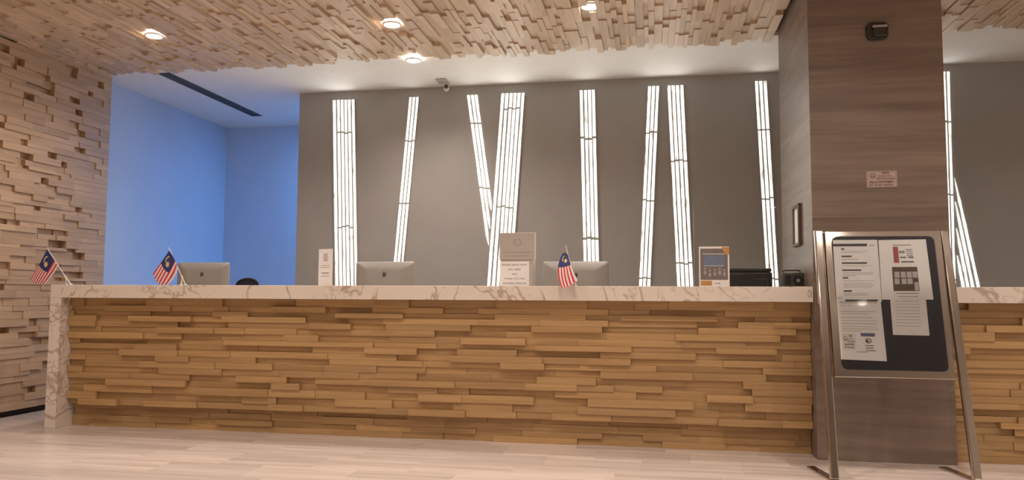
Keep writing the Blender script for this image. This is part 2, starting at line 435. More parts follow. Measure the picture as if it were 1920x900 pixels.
# ------------------------------------------------------------------ backlit bars on the grey wall
YF = YG-.006
def wallpt(px, py): return hit(px, py, 1, YF)
def bundle(name_label, bars, splits, wpx=5.6, ends=None, gap=3.4, zmin=.75):
    """bars: list of ((xt,yt),(xb,yb),full) centre lines in pixels; splits: pixel rows where inner bars break"""
    mid = wallpt(*bars[len(bars)//2][0])
    root = empty('light_panel', (mid[0], YG, 0), 0, name_label, 'wall light')
    inv = Matrix.Translation(-Vector(root.location))
    rr = random.Random(int(bars[0][0][0]*10))
    for bi, bar in enumerate(bars):
        A, B, full = bar[:3]; point = len(bar) > 3 and bar[3]
        a = wallpt(*A); b = wallpt(*B)
        hw = wpx*.46*np.linalg.norm(wallpt(A[0]+1, A[1])-a)
        d = (b-a); 
        tmax = 1.0
        if not (len(bar) > 4 and bar[4]):
            tmax = max(1.0, (a[2]-zmin)/(a[2]-b[2]))
        cuts = [0.0]
        if not full:
            for s in splits:
                s += rr.uniform(-2.0, 2.0)
                tt = (a[2]-wallpt(A[0], s)[2])/(a[2]-b[2])
                if 0 < tt < tmax:
                    g = gap*.5/abs(B[1]-A[1]); cuts += [tt-g, tt+g]
        cuts.append(tmax)
        ux = np.array([1.0, 0, 0])
        for k in range(0, len(cuts), 2):
            t0, t1 = cuts[k], cuts[k+1]; n = max(3, int((t1-t0)*14))
            Lp, Rp = [], []
            for j in range(n+1):
                tt = t0+(t1-t0)*j/n; c = a+d*tt
                f = 1.0
                if 0 < j < n: f = 1-abs(rr.gauss(0, .11))
                if point == 'top' and k == 0: f *= min(1, (tt-t0)/(t1-t0)*5+.12)
                if point == 'bottom' and k == len(cuts)-2: f *= min(1, (t1-tt)/(t1-t0)*5+.12)
                sh = rr.uniform(-.06, .06)*hw if 0 < j < n else 0
                Lp.append(c-ux*(hw*f-sh)); Rp.append(c+ux*(hw*f+sh))
            m = MB(); V = []
            for p, q in zip(Lp, Rp): V += [p, q]
            nb = len(V); V += [v+np.array([0, .004, 0]) for v in V]
            Fs = []
            for j in range(n):
                i0 = 2*j; Fs.append((i0, i0+2, i0+3, i0+1)); Fs.append((nb+i0, nb+i0+1, nb+i0+3, nb+i0+2))
                Fs.append((i0, nb+i0, nb+i0+2, i0+2)); Fs.append((i0+1, i0+3, nb+i0+3, nb+i0+1))
            Fs += [(0, 1, nb+1, nb), (2*n, nb+2*n, nb+2*n+1, 2*n+1)]
            m.poly(V, Fs); o = m.build('light_bar', M_bar, root); o.matrix_parent_inverse = inv
    # the lamp of the panel: a slim area light along the bars
    sq = [b_ for b_ in bars if len(b_) <= 3] or bars
    tops = [wallpt(*b_[0]) for b_ in sq]; bots = [wallpt(*b_[1]) for b_ in sq]
    tc, bc = sum(tops)/len(tops), sum(bots)/len(bots)
    wd = tops[-1][0]-tops[0][0]+.03; ln = np.linalg.norm(tc-bc)
    ld = bpy.data.lights.new('panel_glow', 'AREA'); ld.shape = 'RECTANGLE'; ld.size = wd; ld.size_y = ln
    ld.energy = STRIP_W*wd*ln*10; ld.color = (1.0, .97, .88)
    lo = bpy.data.objects.new('panel_glow', ld); link(lo, root); c_ = (tc+bc)/2
    upv = Vector((tc-bc)/ln); zv = Vector((0, 1, 0)); xv = upv.cross(zv)
    mm = Matrix((xv, upv, zv)).transposed().to_4x4(); mm.translation = Vector((c_[0], YG-.03, c_[2])); lo.matrix_parent_inverse = inv; lo.matrix_basis = mm
    # thin grey fins between and beside the bars
    for bi in range(len(bars)+1):
        i0 = max(bi-1, 0); i1 = min(bi, len(bars)-1)
        A0, B0 = [wallpt(*q) for q in bars[i0][:2]]; A1, B1 = [wallpt(*q) for q in bars[i1][:2]]
        hw = (wpx+1.1)*.5*np.linalg.norm(wallpt(bars[i0][0][0]+1, bars[i0][0][1])-A0)
        if len(bars[i0]) > 3 or len(bars[i1]) > 3: continue
        def at(A, B, zz): return A+(B-A)*((A[2]-zz)/(A[2]-B[2]))
        ztop = max(A0[2], A1[2])
        pts = []
        for zz in (ztop, zmin):
            if bi == 0: c = at(A0, B0, zz)-np.array([hw, 0, 0])
            elif bi == len(bars): c = at(A1, B1, zz)+np.array([hw, 0, 0])
            else: c = (at(A0, B0, zz)+at(A1, B1, zz))/2
            pts.append(c)
        fw = .0042; m = MB(); e = np.array([fw, 0, 0]); up = np.array([0, -.010, 0])
        m.prism([pts[1]-e+up, pts[1]+e+up, pts[0]+e+up, pts[0]-e+up], (0, .0145, 0))
        o = m.build('divider', M_grey, root); o.matrix_parent_inverse = inv
    return root
bundle('six-bar backlit panel on grey wall next to the blue office',
       [((626.8,188),(631.7,533.7),True), ((634.8,187.5),(639.5,533.7),False), ((641.8,187.3),(646.4,527),False),
        ((648.6,187.2),(653.2,527),False), ((654.9,187),(660.6,533.7),False), ((662.3,186.6),(667.5,490),True)], [248, 425], 5.7)
bundle('slim three-bar backlit panel slanting left down behind the middle computer',
       [((770.2,182.5),(741,490),False), ((776.7,182.2),(747.8,490),False), ((783.2,181.9),(754.5,490),False)], [264.6, 382.7], 5.0)
bundle('three-bar backlit panel slanting right to meet the broad panel in a V',
       [((878,178.3),(916,460),False,'bottom',True), ((885.4,178),(918.5,429),False,'bottom',True), ((892.4,177.8),(921.3,395),False,'bottom',True)], [231.8, 352], 5.2)
bundle('broad six-bar backlit panel rising behind the key drop box',
       [((943,175.2),(916,535.8),True), ((950.8,175),(924.9,535.8),False), ((958.9,174.8),(933.3,535.8),False),
        ((966.3,174.5),(940.1,535.8),False), ((973.4,174.2),(948,535.8),False), ((981,174),(956,535.8),True)], [203, 388], 5.9)
bundle('four-bar upright backlit panel behind the computer beside the key box',
       [((1089.6,169.2),(1097.3,490.5),False), ((1097.8,169),(1105.1,490.5),False), ((1105.1,168.8),(1112.7,490.5),False), ((1112.4,168.5),(1120,490.5),False)], [259.3, 447], 6.0, gap=4.6)
bundle('three-bar backlit panel leaning left beside the four-bar leaning one',
       [((1218,161.9),(1200.9,537),False), ((1225.6,161.6),(1208.4,537),False), ((1233.1,161.3),(1216.2,537),False)], [249, 375, 522], 6.0)
bundle('four-bar backlit panel leaning right beside the framed poster',
       [((1254.2,160.4),(1272.9,538),False), ((1262,160.2),(1280.7,538),False), ((1270,160),(1288.9,538),False), ((1278,159.7),(1297,538),False)], [301, 494.3], 6.3)
bundle('three-bar backlit panel nearest the stone column above the printer',
       [((1418,152.3),(1440.5,535),False), ((1426.2,152),(1448.6,535),False), ((1434.4,151.7),(1456.8,535),False)], [242, 371.8, 522], 6.0)
bundle('backlit panel right of the column joined by four slanting bars',
       [((1761.2,134.8),(1775.5,542),False), ((1769.4,134.6),(1783,542),False), ((1777.6,134.3),(1789.5,542),False),
        ((1789.7,333),(1835.4,541),True,'top'), ((1791.3,378),(1825,541),True,'top'), ((1793.5,428),(1815.7,541),True,'top'), ((1795,479),(1807,541),True,'top')], [228.6, 364, 524], 6.0)

# ------------------------------------------------------------------ downlights
def downlight(x, y, zb, label, group=None, visible=True, power=SPOT_W):
    r = .065
    e = empty('downlight', (x, y, zb), 0, label, 'downlight', group)
    m = MB(); m.lathe([(r+.008, .012), (r+.008, 0), (r, -.002), (r-.003, 0), (r-.004, .006)], n=28); m.build('trim_ring', M_white, e)
    m = MB(); m.lathe([(0.0001, -.004), (r*.6, -.003), (r-.004, .001), (r-.004, .008), (.0001, .008)], n=28); m.build('lens', M_lamp, e)
    ld = bpy.data.lights.new('downlight_beam', 'SPOT'); ld.energy = power; ld.color = WARM
    ld.spot_size = math.radians(146); ld.spot_blend = .75; ld.shadow_soft_size = .045
    lo = bpy.data.objects.new('downlight_beam', ld); link(lo, e); lo.location = (0, 0, -.02)
    return e
for (p, zb, lab) in ((LIGHTS[0], 3.178, 'round recessed downlight in wood ceiling close to the block wall'),
                     (LIGHTS[1], 3.178, 'bright round downlight in wood ceiling before the white ceiling lamp'),
                     (LIGHTS[2], 3.188, 'downlight half hidden between ceiling blocks near the column')):
    downlight(p[0], p[1], zb, lab)
p = LIGHTS[3]; downlight(p[0], p[1], 3.172, 'round downlight at the wood ceiling edge beside the white ceiling')
for yy in (3.7, 1.7, -.5):
    for xx in (-4.05, -2.1, -.35, 1.45, 3.3, 5.2):
        downlight(xx, yy, 3.14 if yy < 2.6 else 3.12, 'round downlight in the lobby ceiling away from the counter', 'lobby ceiling downlights')
downlight(3.3, 5.6, 3.15, 'round downlight in wood ceiling beyond the column')

# office panel lamp (behind the grey wall)
e = empty('panel_lamp', (-3.0, 8.35, ZC-.03), 0, 'square cool white panel lamp on the office ceiling', 'ceiling lamp')
m = MB(); m.box(-.32, .32, -.32, .32, 0, .028); m.build('frame', M_white, e)
m = MB(); m.box(-.29, .29, -.29, .29, -.004, 0); m.build('diffuser', M_panel, e)
ld = bpy.data.lights.new('panel_glow', 'AREA'); ld.size = .56; ld.energy = BLUE_W; ld.color = (.20, .47, 1.0)
lo = bpy.data.objects.new('panel_glow', ld); link(lo, e); lo.location = (0, 0, -.008)

# ------------------------------------------------------------------ ceiling vent and security camera
e = empty('linear_vent', (-4.70, 7.6, ZC), 0, 'long dark slot air vent in the white office ceiling', 'vent')
m = MB(); y0, y1 = -.92, .90
m.box(-.065, -.055, y0, y1, -.008, 0); m.box(.055, .065, y0, y1, -.008, 0); m.box(-.065, .065, y0, y0+.012, -.008, 0); m.box(-.065, .065, y1-.012, y1, -.008, 0)
m.build('frame', M_grille, e)
m = MB(); m.box(-.055, .055, y0+.012, y1-.012, -.002, 0); m.build('back_plate', M_black, e)
for sy in ((y0+.02, -.03), (.0, y1-.02)):
    for k in range(3):
        m = MB(); x = -.036+k*.036; m.box(x-.008, x+.008, sy[0], sy[1], -.009, -.003); m.build('slat', M_grille, e)

e = empty('security_camera', (-2.06, 7.42, ZC), 0, 'small white security camera on a plate by the ceiling edge', 'camera')
m = MB(); m.box(-.06, .05, -.11, .06, -.012, 0); m.build('mount_plate', M_plaque, e, .003)
m = MB(); m.tube([(0, .0, -.012), (.02, .03, -.045)], .014, 12); m.build('arm', M_ivory, e)
m = MB(); m.tube([(.0, .09, -.055), (.03, -.02, -.06)], .028, 16); b = m.build('body', M_ivory, e)
m = MB(); m.tube([(.0305, -.022, -.06), (.031, -.026, -.06)], .021, 16); m.build('lens', M_lens, b)

# ------------------------------------------------------------------ column fittings
pc = hit(1643, 60, 1, COLY0)
e = empty('wall_sensor', tuple(pc), 0, 'dark rounded sensor box high on the stone column', 'sensor')
m = MB(); m.prism([(x, -.03, z) for x, z in rrect(.135, .115, .035)], (0, .03, 0)); m.build('housing', M_lens, e, .006)
m = MB(); m.prism([(x+.012, -.05, z-.012) for x, z in rrect(.095, .07, .025)], (0, .022, 0)); m.build('lens', M_lens, e, .01)
m = MB(); m.prism([(x+.01, -.052, z+.022) for x, z in rrect(.09, .014, .006)], (0, .006, 0)); m.build('trim', M_alu, e)

def text_mesh(txt, size, bold=0.0):
    cu = bpy.data.curves.new('t', 'FONT'); cu.body = txt; cu.size = size; cu.offset = bold*size
    cu.align_x = 'CENTER'; cu.align_y = 'CENTER'; cu.resolution_u = 3
    o = bpy.data.objects.new('t', cu); COL.objects.link(o); bpy.context.view_layer.update()
    me = bpy.data.meshes.new_from_object(o.evaluated_get(bpy.context.evaluated_depsgraph_get()))
    bpy.data.objects.remove(o); bpy.data.curves.remove(cu)
    V = np.array([v.co[:2] for v in me.vertices]) if len(me.vertices) else np.zeros((0, 2))
    Fs = [list(p.vertices) for p in me.polygons]; bpy.data.meshes.remove(me)
    return V, Fs
def put_text(m, txt, fr, cx, cz, w, h, mi=0, lift=.0006, bold=.02):
    """fr(x,z,lift) maps panel coordinates to a point; text fitted into w x h"""
    V, Fs = text_mesh(txt, 1.0, bold)
    mn, mx = V.min(0), V.max(0); sc = (w/(mx[0]-mn[0]), h/(mx[1]-mn[1])); c = (mn+mx)/2
    m.poly([fr(cx+(v[0]-c[0])*sc[0], cz+(v[1]-c[1])*sc[1], lift) for v in V], Fs, mi)
def rect(m, fr, x0, x1, z0, z1, mi=0, lift=.0005):
    m.poly([fr(x0,z0,lift), fr(x1,z0,lift), fr(x1,z1,lift), fr(x0,z1,lift)], [(0,1,2,3)], mi)
def ring(m, fr, cx, cz, ro, ri, mi=0, lift=.0006, n=24, sx=1.0):
    V = []; Fs = []
    for k in range(n):
        a = 2*math.pi*k/n
        V += [fr(cx+sx*ro*math.cos(a), cz+ro*math.sin(a), lift), fr(cx+sx*ri*math.cos(a), cz+ri*math.sin(a), lift)]
    for k in range(n):
        j = (k+1) % n; Fs.append((2*k, 2*j, 2*j+1, 2*k+1))
    m.poly(V, Fs, mi)
def disc(m, fr, cx, cz, r, mi=0, lift=.0006, n=16, sx=1.0):
    m.poly([fr(cx+sx*r*math.cos(2*math.pi*k/n), cz+r*math.sin(2*math.pi*k/n), lift) for k in range(n)], [list(range(n))], mi)

a = hit(1625, 352, 1, COLY0); b = hit(1681, 320, 1, COLY0)
SW, SH = b[0]-a[0], b[2]-a[2]
def no_food(m, fr, W, H, mi=0):
    """NO FOOD OR BEVERAGES ALLOWED IN THIS AREA, with a struck-out ring"""
    put_text(m, 'NO', fr, .13*W, .38*H, .24*W, .16*H, mi, bold=.04)
    put_text(m, 'FOOD OR', fr, .10*W, .185*H, .44*W, .085*H, mi, bold=.03)
    put_text(m, 'BEVERAGES', fr, .14*W, .03*H, .60*W, .095*H, mi, bold=.03)
    put_text(m, 'ALLOWED', fr, -.02*W, -.17*H, .80*W, .15*H, mi, bold=.04)
    put_text(m, 'IN THIS AREA', fr, -.02*W, -.36*H, .78*W, .10*H, mi, bold=.03)
    r = .17*H; cx, cz = -.29*W, .21*H
    ring(m, fr, cx, cz, r, r*.80, mi)
    q = [(-.55, .0), (-.2, -.05), (-.1, -.5), (-.5, -.5)]
    m.poly([fr(cx+x*r, cz+z*r, .0006) for x, z in q], [(3, 2, 1, 0)], mi)
    q = [(.0, -.35), (.5, -.35), (.45, -.1), (.25, .05), (.05, -.1)]
    m.poly([fr(cx+x*r, cz+z*r, .0006) for x, z in q], [(0, 1, 2, 3, 4)], mi)
    q = [(-.62, .55), (-.52, .65), (.62, -.52), (.52, -.62)]
    m.poly([fr(cx+x*r, cz+z*r, .0008) for x, z in q], [(0, 3, 2, 1)], mi)
    for (x0, x1, z0, z1) in ((-.47, .47, .46, .47), (-.47, .47, -.47, -.46), (-.47, -.463, -.47, .47), (.463, .47, -.47, .47)):
        rect(m, fr, x0*W, x1*W, z0*H, z1*H, mi)
e = empty('notice_sign', ((a[0]+b[0])/2, COLY0, (a[2]+b[2])/2), 0, 'small no food or beverages sign on the stone column', 'sign')
m = MB(); m.box(-SW/2, SW/2, -.004, 0, -SH/2, SH/2); m.build('plate', M_sign, e)
m = MB(); no_food(m, lambda x, z, l: (x, -.004-l, z), SW, SH); m.build('lettering', M_inkr, e)

# frame on the column's left face
xf = COLX0
ya, yb = hit(1503.5, 423, 0, xf)[1], hit(1491, 423, 0, xf)[1]
zt_, zb_ = hit(1497, 384, 0, xf)[2], hit(1497, 462, 0, xf)[2]
e = empty('picture_frame', (xf, (ya+yb)/2, (zt_+zb_)/2), 0, 'thin dark picture frame on the side face of the stone column', 'picture frame')
hy, hz = abs(yb-ya)/2, (zt_-zb_)/2; fwid = .035
m = MB()
for (y0, y1, z0, z1) in ((-hy, hy, hz-fwid*.6, hz), (-hy, hy, -hz, -hz+fwid*.6), (-hy, -hy+fwid, -hz+fwid*.6, hz-fwid*.6), (hy-fwid, hy, -hz+fwid*.6, hz-fwid*.6)):
    m.box(-.022, 0, y0, y1, z0, z1)
m.build('frame', M_printbrown, e)
m = MB(); m.box(-.010, -.001, -hy+fwid, hy-fwid, -hz+fwid*.6, hz-fwid*.6); m.build('picture', M_paper, e)

# ------------------------------------------------------------------ notice stand before the column
FLp, FRp = hit(1567, 904, 2, 0), hit(1835.5, 905, 2, 0)
eu = (FRp-FLp)/np.linalg.norm(FRp-FLp); back = np.array([-eu[1], eu[0], 0])
lean = .26
nrm = None
def post_top(foot, px, py):
    # plane through the two feet leaning back
    v = np.cross(eu, np.array([0, 0, 1.46])+back*lean); v /= np.linalg.norm(v)
    return hitp(px, py, foot, v)
PN = np.cross(eu, np.array([0, 0, 1.46])+back*lean); PN /= np.linalg.norm(PN)     # towards the camera
if PN@(CAM-FLp) < 0: PN = -PN
TL, TR = hitp(1535.5, 431, FLp, PN), hitp(1771.5, 431, FLp, PN)
stand = empty('notice_stand', tuple((FLp+FRp)/2), 0, 'polished steel notice board stand leaning before the stone column', 'notice stand')
invs = Matrix.Translation(-Vector(stand.location))
def schild(o, parent=stand): o.parent = parent; o.matrix_parent_inverse = invs; return o
def flatbar(m, p, q, side, wd, nvec, th):
    p, q = np.asarray(p, float), np.asarray(q, float); s = np.asarray(side, float)*wd/2; n = np.asarray(nvec, float)*th
    m.prism([p-s, p+s, q+s, q-s], -n)
for f, tpt in ((FLp, TL), (FRp, TR)):
    d = (tpt-f)/np.linalg.norm(tpt-f); side = np.cross(d, PN); side /= np.linalg.norm(side)
    m = MB(); flatbar(m, f+d*.012, tpt, side, .05, PN, .03); schild(m.build('post', M_chrome, None, .008))
    m = MB(); p0, p1 = f+np.array([0, 0, .012])-back*.04, f+back*.36+np.array([0, 0, .012])
    flatbar(m, p0, p1, eu, .05, np.array([0, 0, 1]), .012); schild(m.build('foot_bar', M_chrome, None, .003))
# board: corners from pixels on the leaning plane, set a little forward
BP = FLp+PN*.012
def bpt(px, py, lift=0.0): return hitp(px, py, BP, PN)+PN*lift
quad = [bpt(1546, 434), bpt(1764, 431.5), bpt(1792, 712), bpt(1566, 707)]
m = MB(); m.prism(quad, -PN*.03); schild(m.build('board_frame', M_chrome, None, .004))
inner = []
for P0_, P1_, P2_ in (((1559.5, 456), (1558.5, 443.5), (1573, 443.4)), ((1737, 443), (1750.5, 442.8), (1752, 455)),
                      ((1778, 685), (1779.5, 697.5), (1766, 697)), ((1592, 693), (1579, 692.6), (1578, 680))):
    for k in range(7):
        q_ = k/6; inner.append(tuple((1-q_)**2*P0_[i]+2*q_*(1-q_)*P1_[i]+q_*q_*P2_[i] for i in (0, 1)))
m = MB(); m.prism([bpt(x, y, .002) for x, y in inner], -PN*.004); schild(m.build('backing_panel', M_navy, None))

def paper_on_board(corners, lift, label, prints):
    """corners tl,tr,br,bl in pixels; prints(fr) fills (material, builder) lists in paper coordinates -1..1"""
    C = [bpt(x, y, lift) for x, y in corners]
    def fr(x, z, l):
        s, tt = (x+1)/2, (1-z)/2
        p = C[0]*(1-s)*(1-tt)+C[1]*s*(1-tt)+C[2]*s*tt+C[3]*(1-s)*tt
        return p+PN*l
    ctr = sum(C)/4
    e = empty('paper_notice', tuple(ctr), 0, label, 'paper')
    inv = Matrix.Translation(-Vector(e.location))
    m = MB(); m.prism(C, -PN*.0008); o = m.build('sheet', M_paper, e); o.matrix_parent_inverse = inv
    for nm, mt, fn in prints:
        m = MB(); fn(m, fr); o = m.build(nm, mt, e); o.matrix_parent_inverse = inv
    return e
def lines(rows):
    def fn(m, fr):
        for x0, x1, z, h in rows: rect(m, fr, x0, x1, z-h/2, z+h/2)
    return fn
heads = [(-1, .52, .83, .085), (-.66, -.5, .70, .045), (-.66, -.2, .46, .05), (-.66, .46, .24, .05), (-.66, .18, .01, .05), (-.66, -.42, -.24, .05), (-.66, -.30, -.66, .05), (-.62, .82, -.96, .06)]
body = [(-.66, .55, .63, .02), (-.66, .3, .58, .02), (-.66, .1, .36, .025), (-.66, .7, .15, .02), (-.66, .72, -.07, .02), (-.66, .7, -.12, .02), (-.66, -.1, -.17, .02),
        (-.66, .75, -.33, .02), (-.66, .6, -.42, .02), (-.66, .7, -.47, .02), (-.66, .6, -.53, .02), (-.64, .4, -.74, .02), (-.64, .4, -.79, .02), (-.98, -.78, -.88, .04), (.62, .84, .82, .05)]
paper_on_board([(1560.5, 450.5), (1644, 450), (1652.5, 566), (1568, 566)], .0062, 'upper left printed page with headings on the notice board',
               [('headings', M_ink, lines(heads)), ('text_lines', M_inkl, lines(body))])
low_t = [(-.85, .80, .88, .02), (-.85, -.3, .80, .02), (-.85, .70, .60, .025), (-.85, .4, .52, .02), (-.85, .55, .40, .025), (-.85, .75, .30, .02), (-.85, .75, .20, .025), (-.85, .65, .10, .02), (-.85, .75, .02, .02), (-.85, .0, -.05, .02), (-.3, .15, -.73, .04)]
def icons(m, fr):
    no_food(m, lambda x, z, l: fr(x-.58, z-.41, l), .56, .50)
def note(m, fr):
    rect(m, fr, -.05, .58, -.22, -.11)
def noteicon(m, fr):
    ring(m, fr, .27, -.36, .085, .06, sx=1.6)
    m.poly([fr(.17, -.33, .0006), fr(.27, -.33, .0006), fr(.27, -.41, .0006), fr(.19, -.41, .0006)], [(3, 2, 1, 0)])
    for z, a, b in ((-.52, .1, .48), (-.60, .12, .46), (-.68, .12, .55)): rect(m, fr, a, b, z-.012, z+.012)
paper_on_board([(1568, 562), (1650.5, 562), (1662.5, 677.5), (1577, 674)], .0040, 'lower left page with struck-out food symbols on the notice board',
               [('headings', M_ink, lines([(-.88, .82, .93, .035)])), ('text_lines', M_inkl, lines(low_t)), ('warning_box', M_inkr, icons), ('blue_bar', M_printblue, note), ('icons', M_ink, noteicon)])
def tower(m, fr):
    rect(m, fr, -.42, -.20, .22, .76, 0)
def brownbox(m, fr): rect(m, fr, -.52, .50, -.72, .08)
def whites(m, fr):
    for x in (-.44, -.19, .05, .28): rect(m, fr, x, x+.20, -.28, -.08, 0, .001)
    for x in (-.46, -.18, .06): rect(m, fr, x, x+.20, -.49, -.31, 0, .001)
    rect(m, fr, .32, .48, -.70, -.43, 0, .001)
def toprow(m, fr):
    rect(m, fr, -.42, .36, .80, .83)
    for z, a, b in ((.66, .10, .38), (.60, .12, .38), (.53, .12, .38), (.46, .12, .38)): rect(m, fr, a, b, z-.015, z+.015)
    for x in (-.12, .0): disc(m, fr, x, .58, .05, sx=1.3)
def midrow(m, fr):
    for z, a, b in ((.40, -.15, .10), (.40, .18, .40), (.25, -.12, .40)): rect(m, fr, a, b, z-.02, z+.02)
paper_on_board([(1646, 450.5), (1735, 449), (1749.5, 562), (1653, 562)], .0051, 'upper right page with coloured chart and dark picture on the notice board',
               [('red_chart', M_mag, tower), ('picture', M_printbrown, brownbox), ('pale_squares', M_inkl, whites), ('small_print', M_inkg, toprow), ('text_bars', M_ink, midrow),
                ('caption', M_inkg, lines([(-.42, .46, -.80, .03), (-.38, .42, -.90, .02)]))])
paper_on_board([(1668, 556), (1735, 556), (1742.5, 629.5), (1674, 628)], .0030, 'small lower page of faint text lines on the notice board',
               [('text_lines', M_inkl, lines([(-.75, .6, .75-k*.16, .035) for k in range(9)]))])
m = MB(); cov = [bpt(x, y, .0085) for x, y in inner]; m.prism(cov, -PN*.0012); schild(m.build('clear_cover', M_clear, None))

# ------------------------------------------------------------------ desktop computers
APPLE = [(0, .30), (.10, .36), (.25, .36), (.38, .26), (.30, .12), (.32, -.08), (.42, -.18), (.30, -.42), (.16, -.52), (.0, -.46), (-.16, -.52), (-.32, -.38), (-.43, -.12), (-.42, .14), (-.32, .32), (-.16, .37)]
LEAF = [(.0, .42), (.03, .58), (.17, .68), (.15, .52)]
def computer(x0, x1, ytop, Y, label):
    a = hit(x0, ytop, 1, Y); b = hit(x1, ytop, 1, Y); W = b[0]-a[0]; cx = (a[0]+b[0])/2; zt = a[2]; H = W*.69
    e = empty('desktop_computer', (cx, Y+.08, ZD), 0, label, 'computer', 'desktop computers on the work desk')
    zc = zt-H/2-ZD
    m = MB(); prof = rrect(W, H, .018)
    V = [(x, -.08+.006*0, zc+z) for x, z in prof]
    # back bulges: outer rim at y=-.06, centre at -.08
    n = len(prof); P0 = [(x, -.052, zc+z) for x, z in prof]; P1 = [(x, -.058, zc+z) for x, z in prof]
    P2 = [(x*.97, -.066, zc+z*.96) for x, z in prof]; P3 = [(x*.6, -.081, zc+z*.6) for x, z in prof]
    Fs = [list(range(n))]
    for k in range(3):
        for i in range(n): Fs.append((k*n+i, k*n+(i+1) % n, (k+1)*n+(i+1) % n, (k+1)*n+i))
    Fs.append(list(range(4*n-1, 3*n-1, -1)))
    m.poly(P0+P1+P2+P3, Fs, 0, True); m.build('display_shell', M_alu, e)
    m = MB(); m.box(-W/2+.006, W/2-.006, -.053, -.049, zc-H/2+.006, zc+H/2-.006); m.build('screen', M_black, e)
    m = MB(); s = H*.115; cz = zt-ZD-H*.30
    for shp in (APPLE, LEAF): m.prism([(-x*s, -.0825, cz+z*s) for x, z in shp[::-1]], (0, .002, 0))
    m.build('logo', M_logo, e)
    m = MB()
    m.prism([(-.085, -.084, zc-H*.30), (.085, -.084, zc-H*.30), (.085, -.084, zc-H*.33), (-.085, -.084, zc-H*.33)], (0, .02, 0))
    m.box(-.085, .085, -.095, -.085, .008, zc-H*.30); m.box(-.085, .085, -.12, .09, 0, .008)
    m.build('stand', M_alu, e)
    return e
computer(331, 428, 492, 6.40, 'silver desktop computer seen from behind against the blue office')
computer(666.5, 776, 490.5, 6.28, 'silver desktop computer seen from behind next to six-bar light panel')
computer(1018, 1141, 490, 6.15, 'silver desktop computer seen from behind with a flag before it')

# ------------------------------------------------------------------ flags
def flag(grid, tip, foot, Y, label, canton, nstripe, dye=0.0, tri=True):
    """grid: 3 (along hoist) x 3 (along fly) pixel points; Y the cloth's depth"""
    base = hit(foot[0], foot[1], 2, ZT1+.002) if False else None
    fp = hit(foot[0], 533.5, 1, Y); bx = fp[0]
    e = empty('desk_flag', (bx, Y, ZT1), 0, label, 'flag', 'small flags on the counter')
    inv = Matrix.Translation(-Vector(e.location))
    def ad(o, p=None):
        o.matrix_parent_inverse = inv; return o
    def q3(t): return (2*(t-.5)*(t-1), -4*t*(t-1), 2*t*(t-.5))
    def at(u, v, lift=0.0):
        a, b = q3(u), q3(v); x = y = 0
        for i in range(3):
            for j in range(3): x += a[i]*b[j]*grid[i][j][0]; y += a[i]*b[j]*grid[i][j][1]
        Yd = Y-dye*v+.006*math.sin(6*u+5*v)*v-lift
        q = hit(x, y, 1, Yd)
        if Yd > YC-.003 and q[2] < ZT1+.003: q[2] = ZT1+.003
        return q
    nu, nv = nstripe*2, 18
    m = MB(); V = []; Fs = []; mi = []
    for side in (0, 1):
        for i in range(nu+1):
            for j in range(nv+1): V.append(at(i/nu, j/nv, .0004 if side == 0 else -.0004))
    n1 = (nu+1)*(nv+1)
    for i in range(nu):
        for j in range(nv):
            k = i*(nv+1)+j; f = (k, k+nv+1, k+nv+2, k+1)
            u, v = (i+.5)/nu, (j+.5)/nv
            c = 2 if (u < canton[0] and v < canton[1]) else (0 if (i//2) % 2 == 0 else 1)
            m.poly([], []); Fs.append((f, c)); Fs.append((tuple(n1+q for q in f[::-1]), c))
    b0 = len(m.v); m.v += [tuple(map(float, p)) for p in V]
    for f, c in Fs: m.f.append(list(f)); m.m.append(c); m.sm.append(True)
    cl = ad(m.build('cloth', [M_red, M_fwhite, M_blue], e))
    # crescent and star, laid on the blue corner
    m = MB(); cu, cv = canton[0]*.36, canton[1]*.42; r = .13
    V = []
    for k in range(11):
        a = math.radians(60+240*k/10); V.append(at(cu+r*canton[0]*math.cos(a)*1.2, cv+r*canton[1]*math.sin(a)*1.6, .0012))
    for k in range(11):
        a = math.radians(300-240*k/10); V.append(at(cu+.05+r*.78*canton[0]*math.cos(a)*1.2, cv+r*.8*canton[1]*math.sin(a)*1.6, .0012))
    m.poly(V, [list(range(22))]); m.build('crescent', M_yellow, cl)
    m = MB(); V = []; su, sv = canton[0]*.60, canton[1]*.60
    for k in range(28):
        rr_ = .20 if k % 2 == 0 else .11; a = 2*math.pi*k/28
        V.append(at(su+rr_*canton[0]*math.cos(a), sv+rr_*canton[1]*math.sin(a), .0012))
    m.poly(V, [list(range(28))]); m.build('star', M_yellow, cl)
    # pole and little foot
    tp = hit(tip[0], tip[1], 1, Y+.004); ft = np.array([bx, Y+.004, ZT1+.004])
    m = MB(); m.tube([ft, tp], .0032, 10); ad(m.build('pole', M_pole, e))
    m = MB(); m.tube([tp-(tp-ft)*.004, tp+(tp-ft)*.018], [.004, .0055], 10); ad(m.build('finial', M_pole, e))
    j = ft+(tp-ft)*.20
    for dx, dy in ((-.052, -.012), (-.035, .05), (-.03, -.045)):
        m = MB(); p = np.array([bx+dx, Y+.03+dy*.6, ZT1+.004]); m.tube([j, p], .0035, 8)
        m.lathe([(.0001, .007), (.008, .005), (.009, 0), (.009, -.004), (.0001, -.004)], p, 12)
        ad(m.build('foot', M_pole, e))
    m = MB(); m.lathe([(.0001, .006), (.008, .004), (.009, 0), (.009, -.004), (.0001, -.004)], ft, 12); ad(m.build('foot', M_pole, e))
    m = MB(); m.tube([j-(tp-ft)*.02, j+(tp-ft)*.04], .0065, 10); ad(m.build('collar', M_pole, e))
    return e
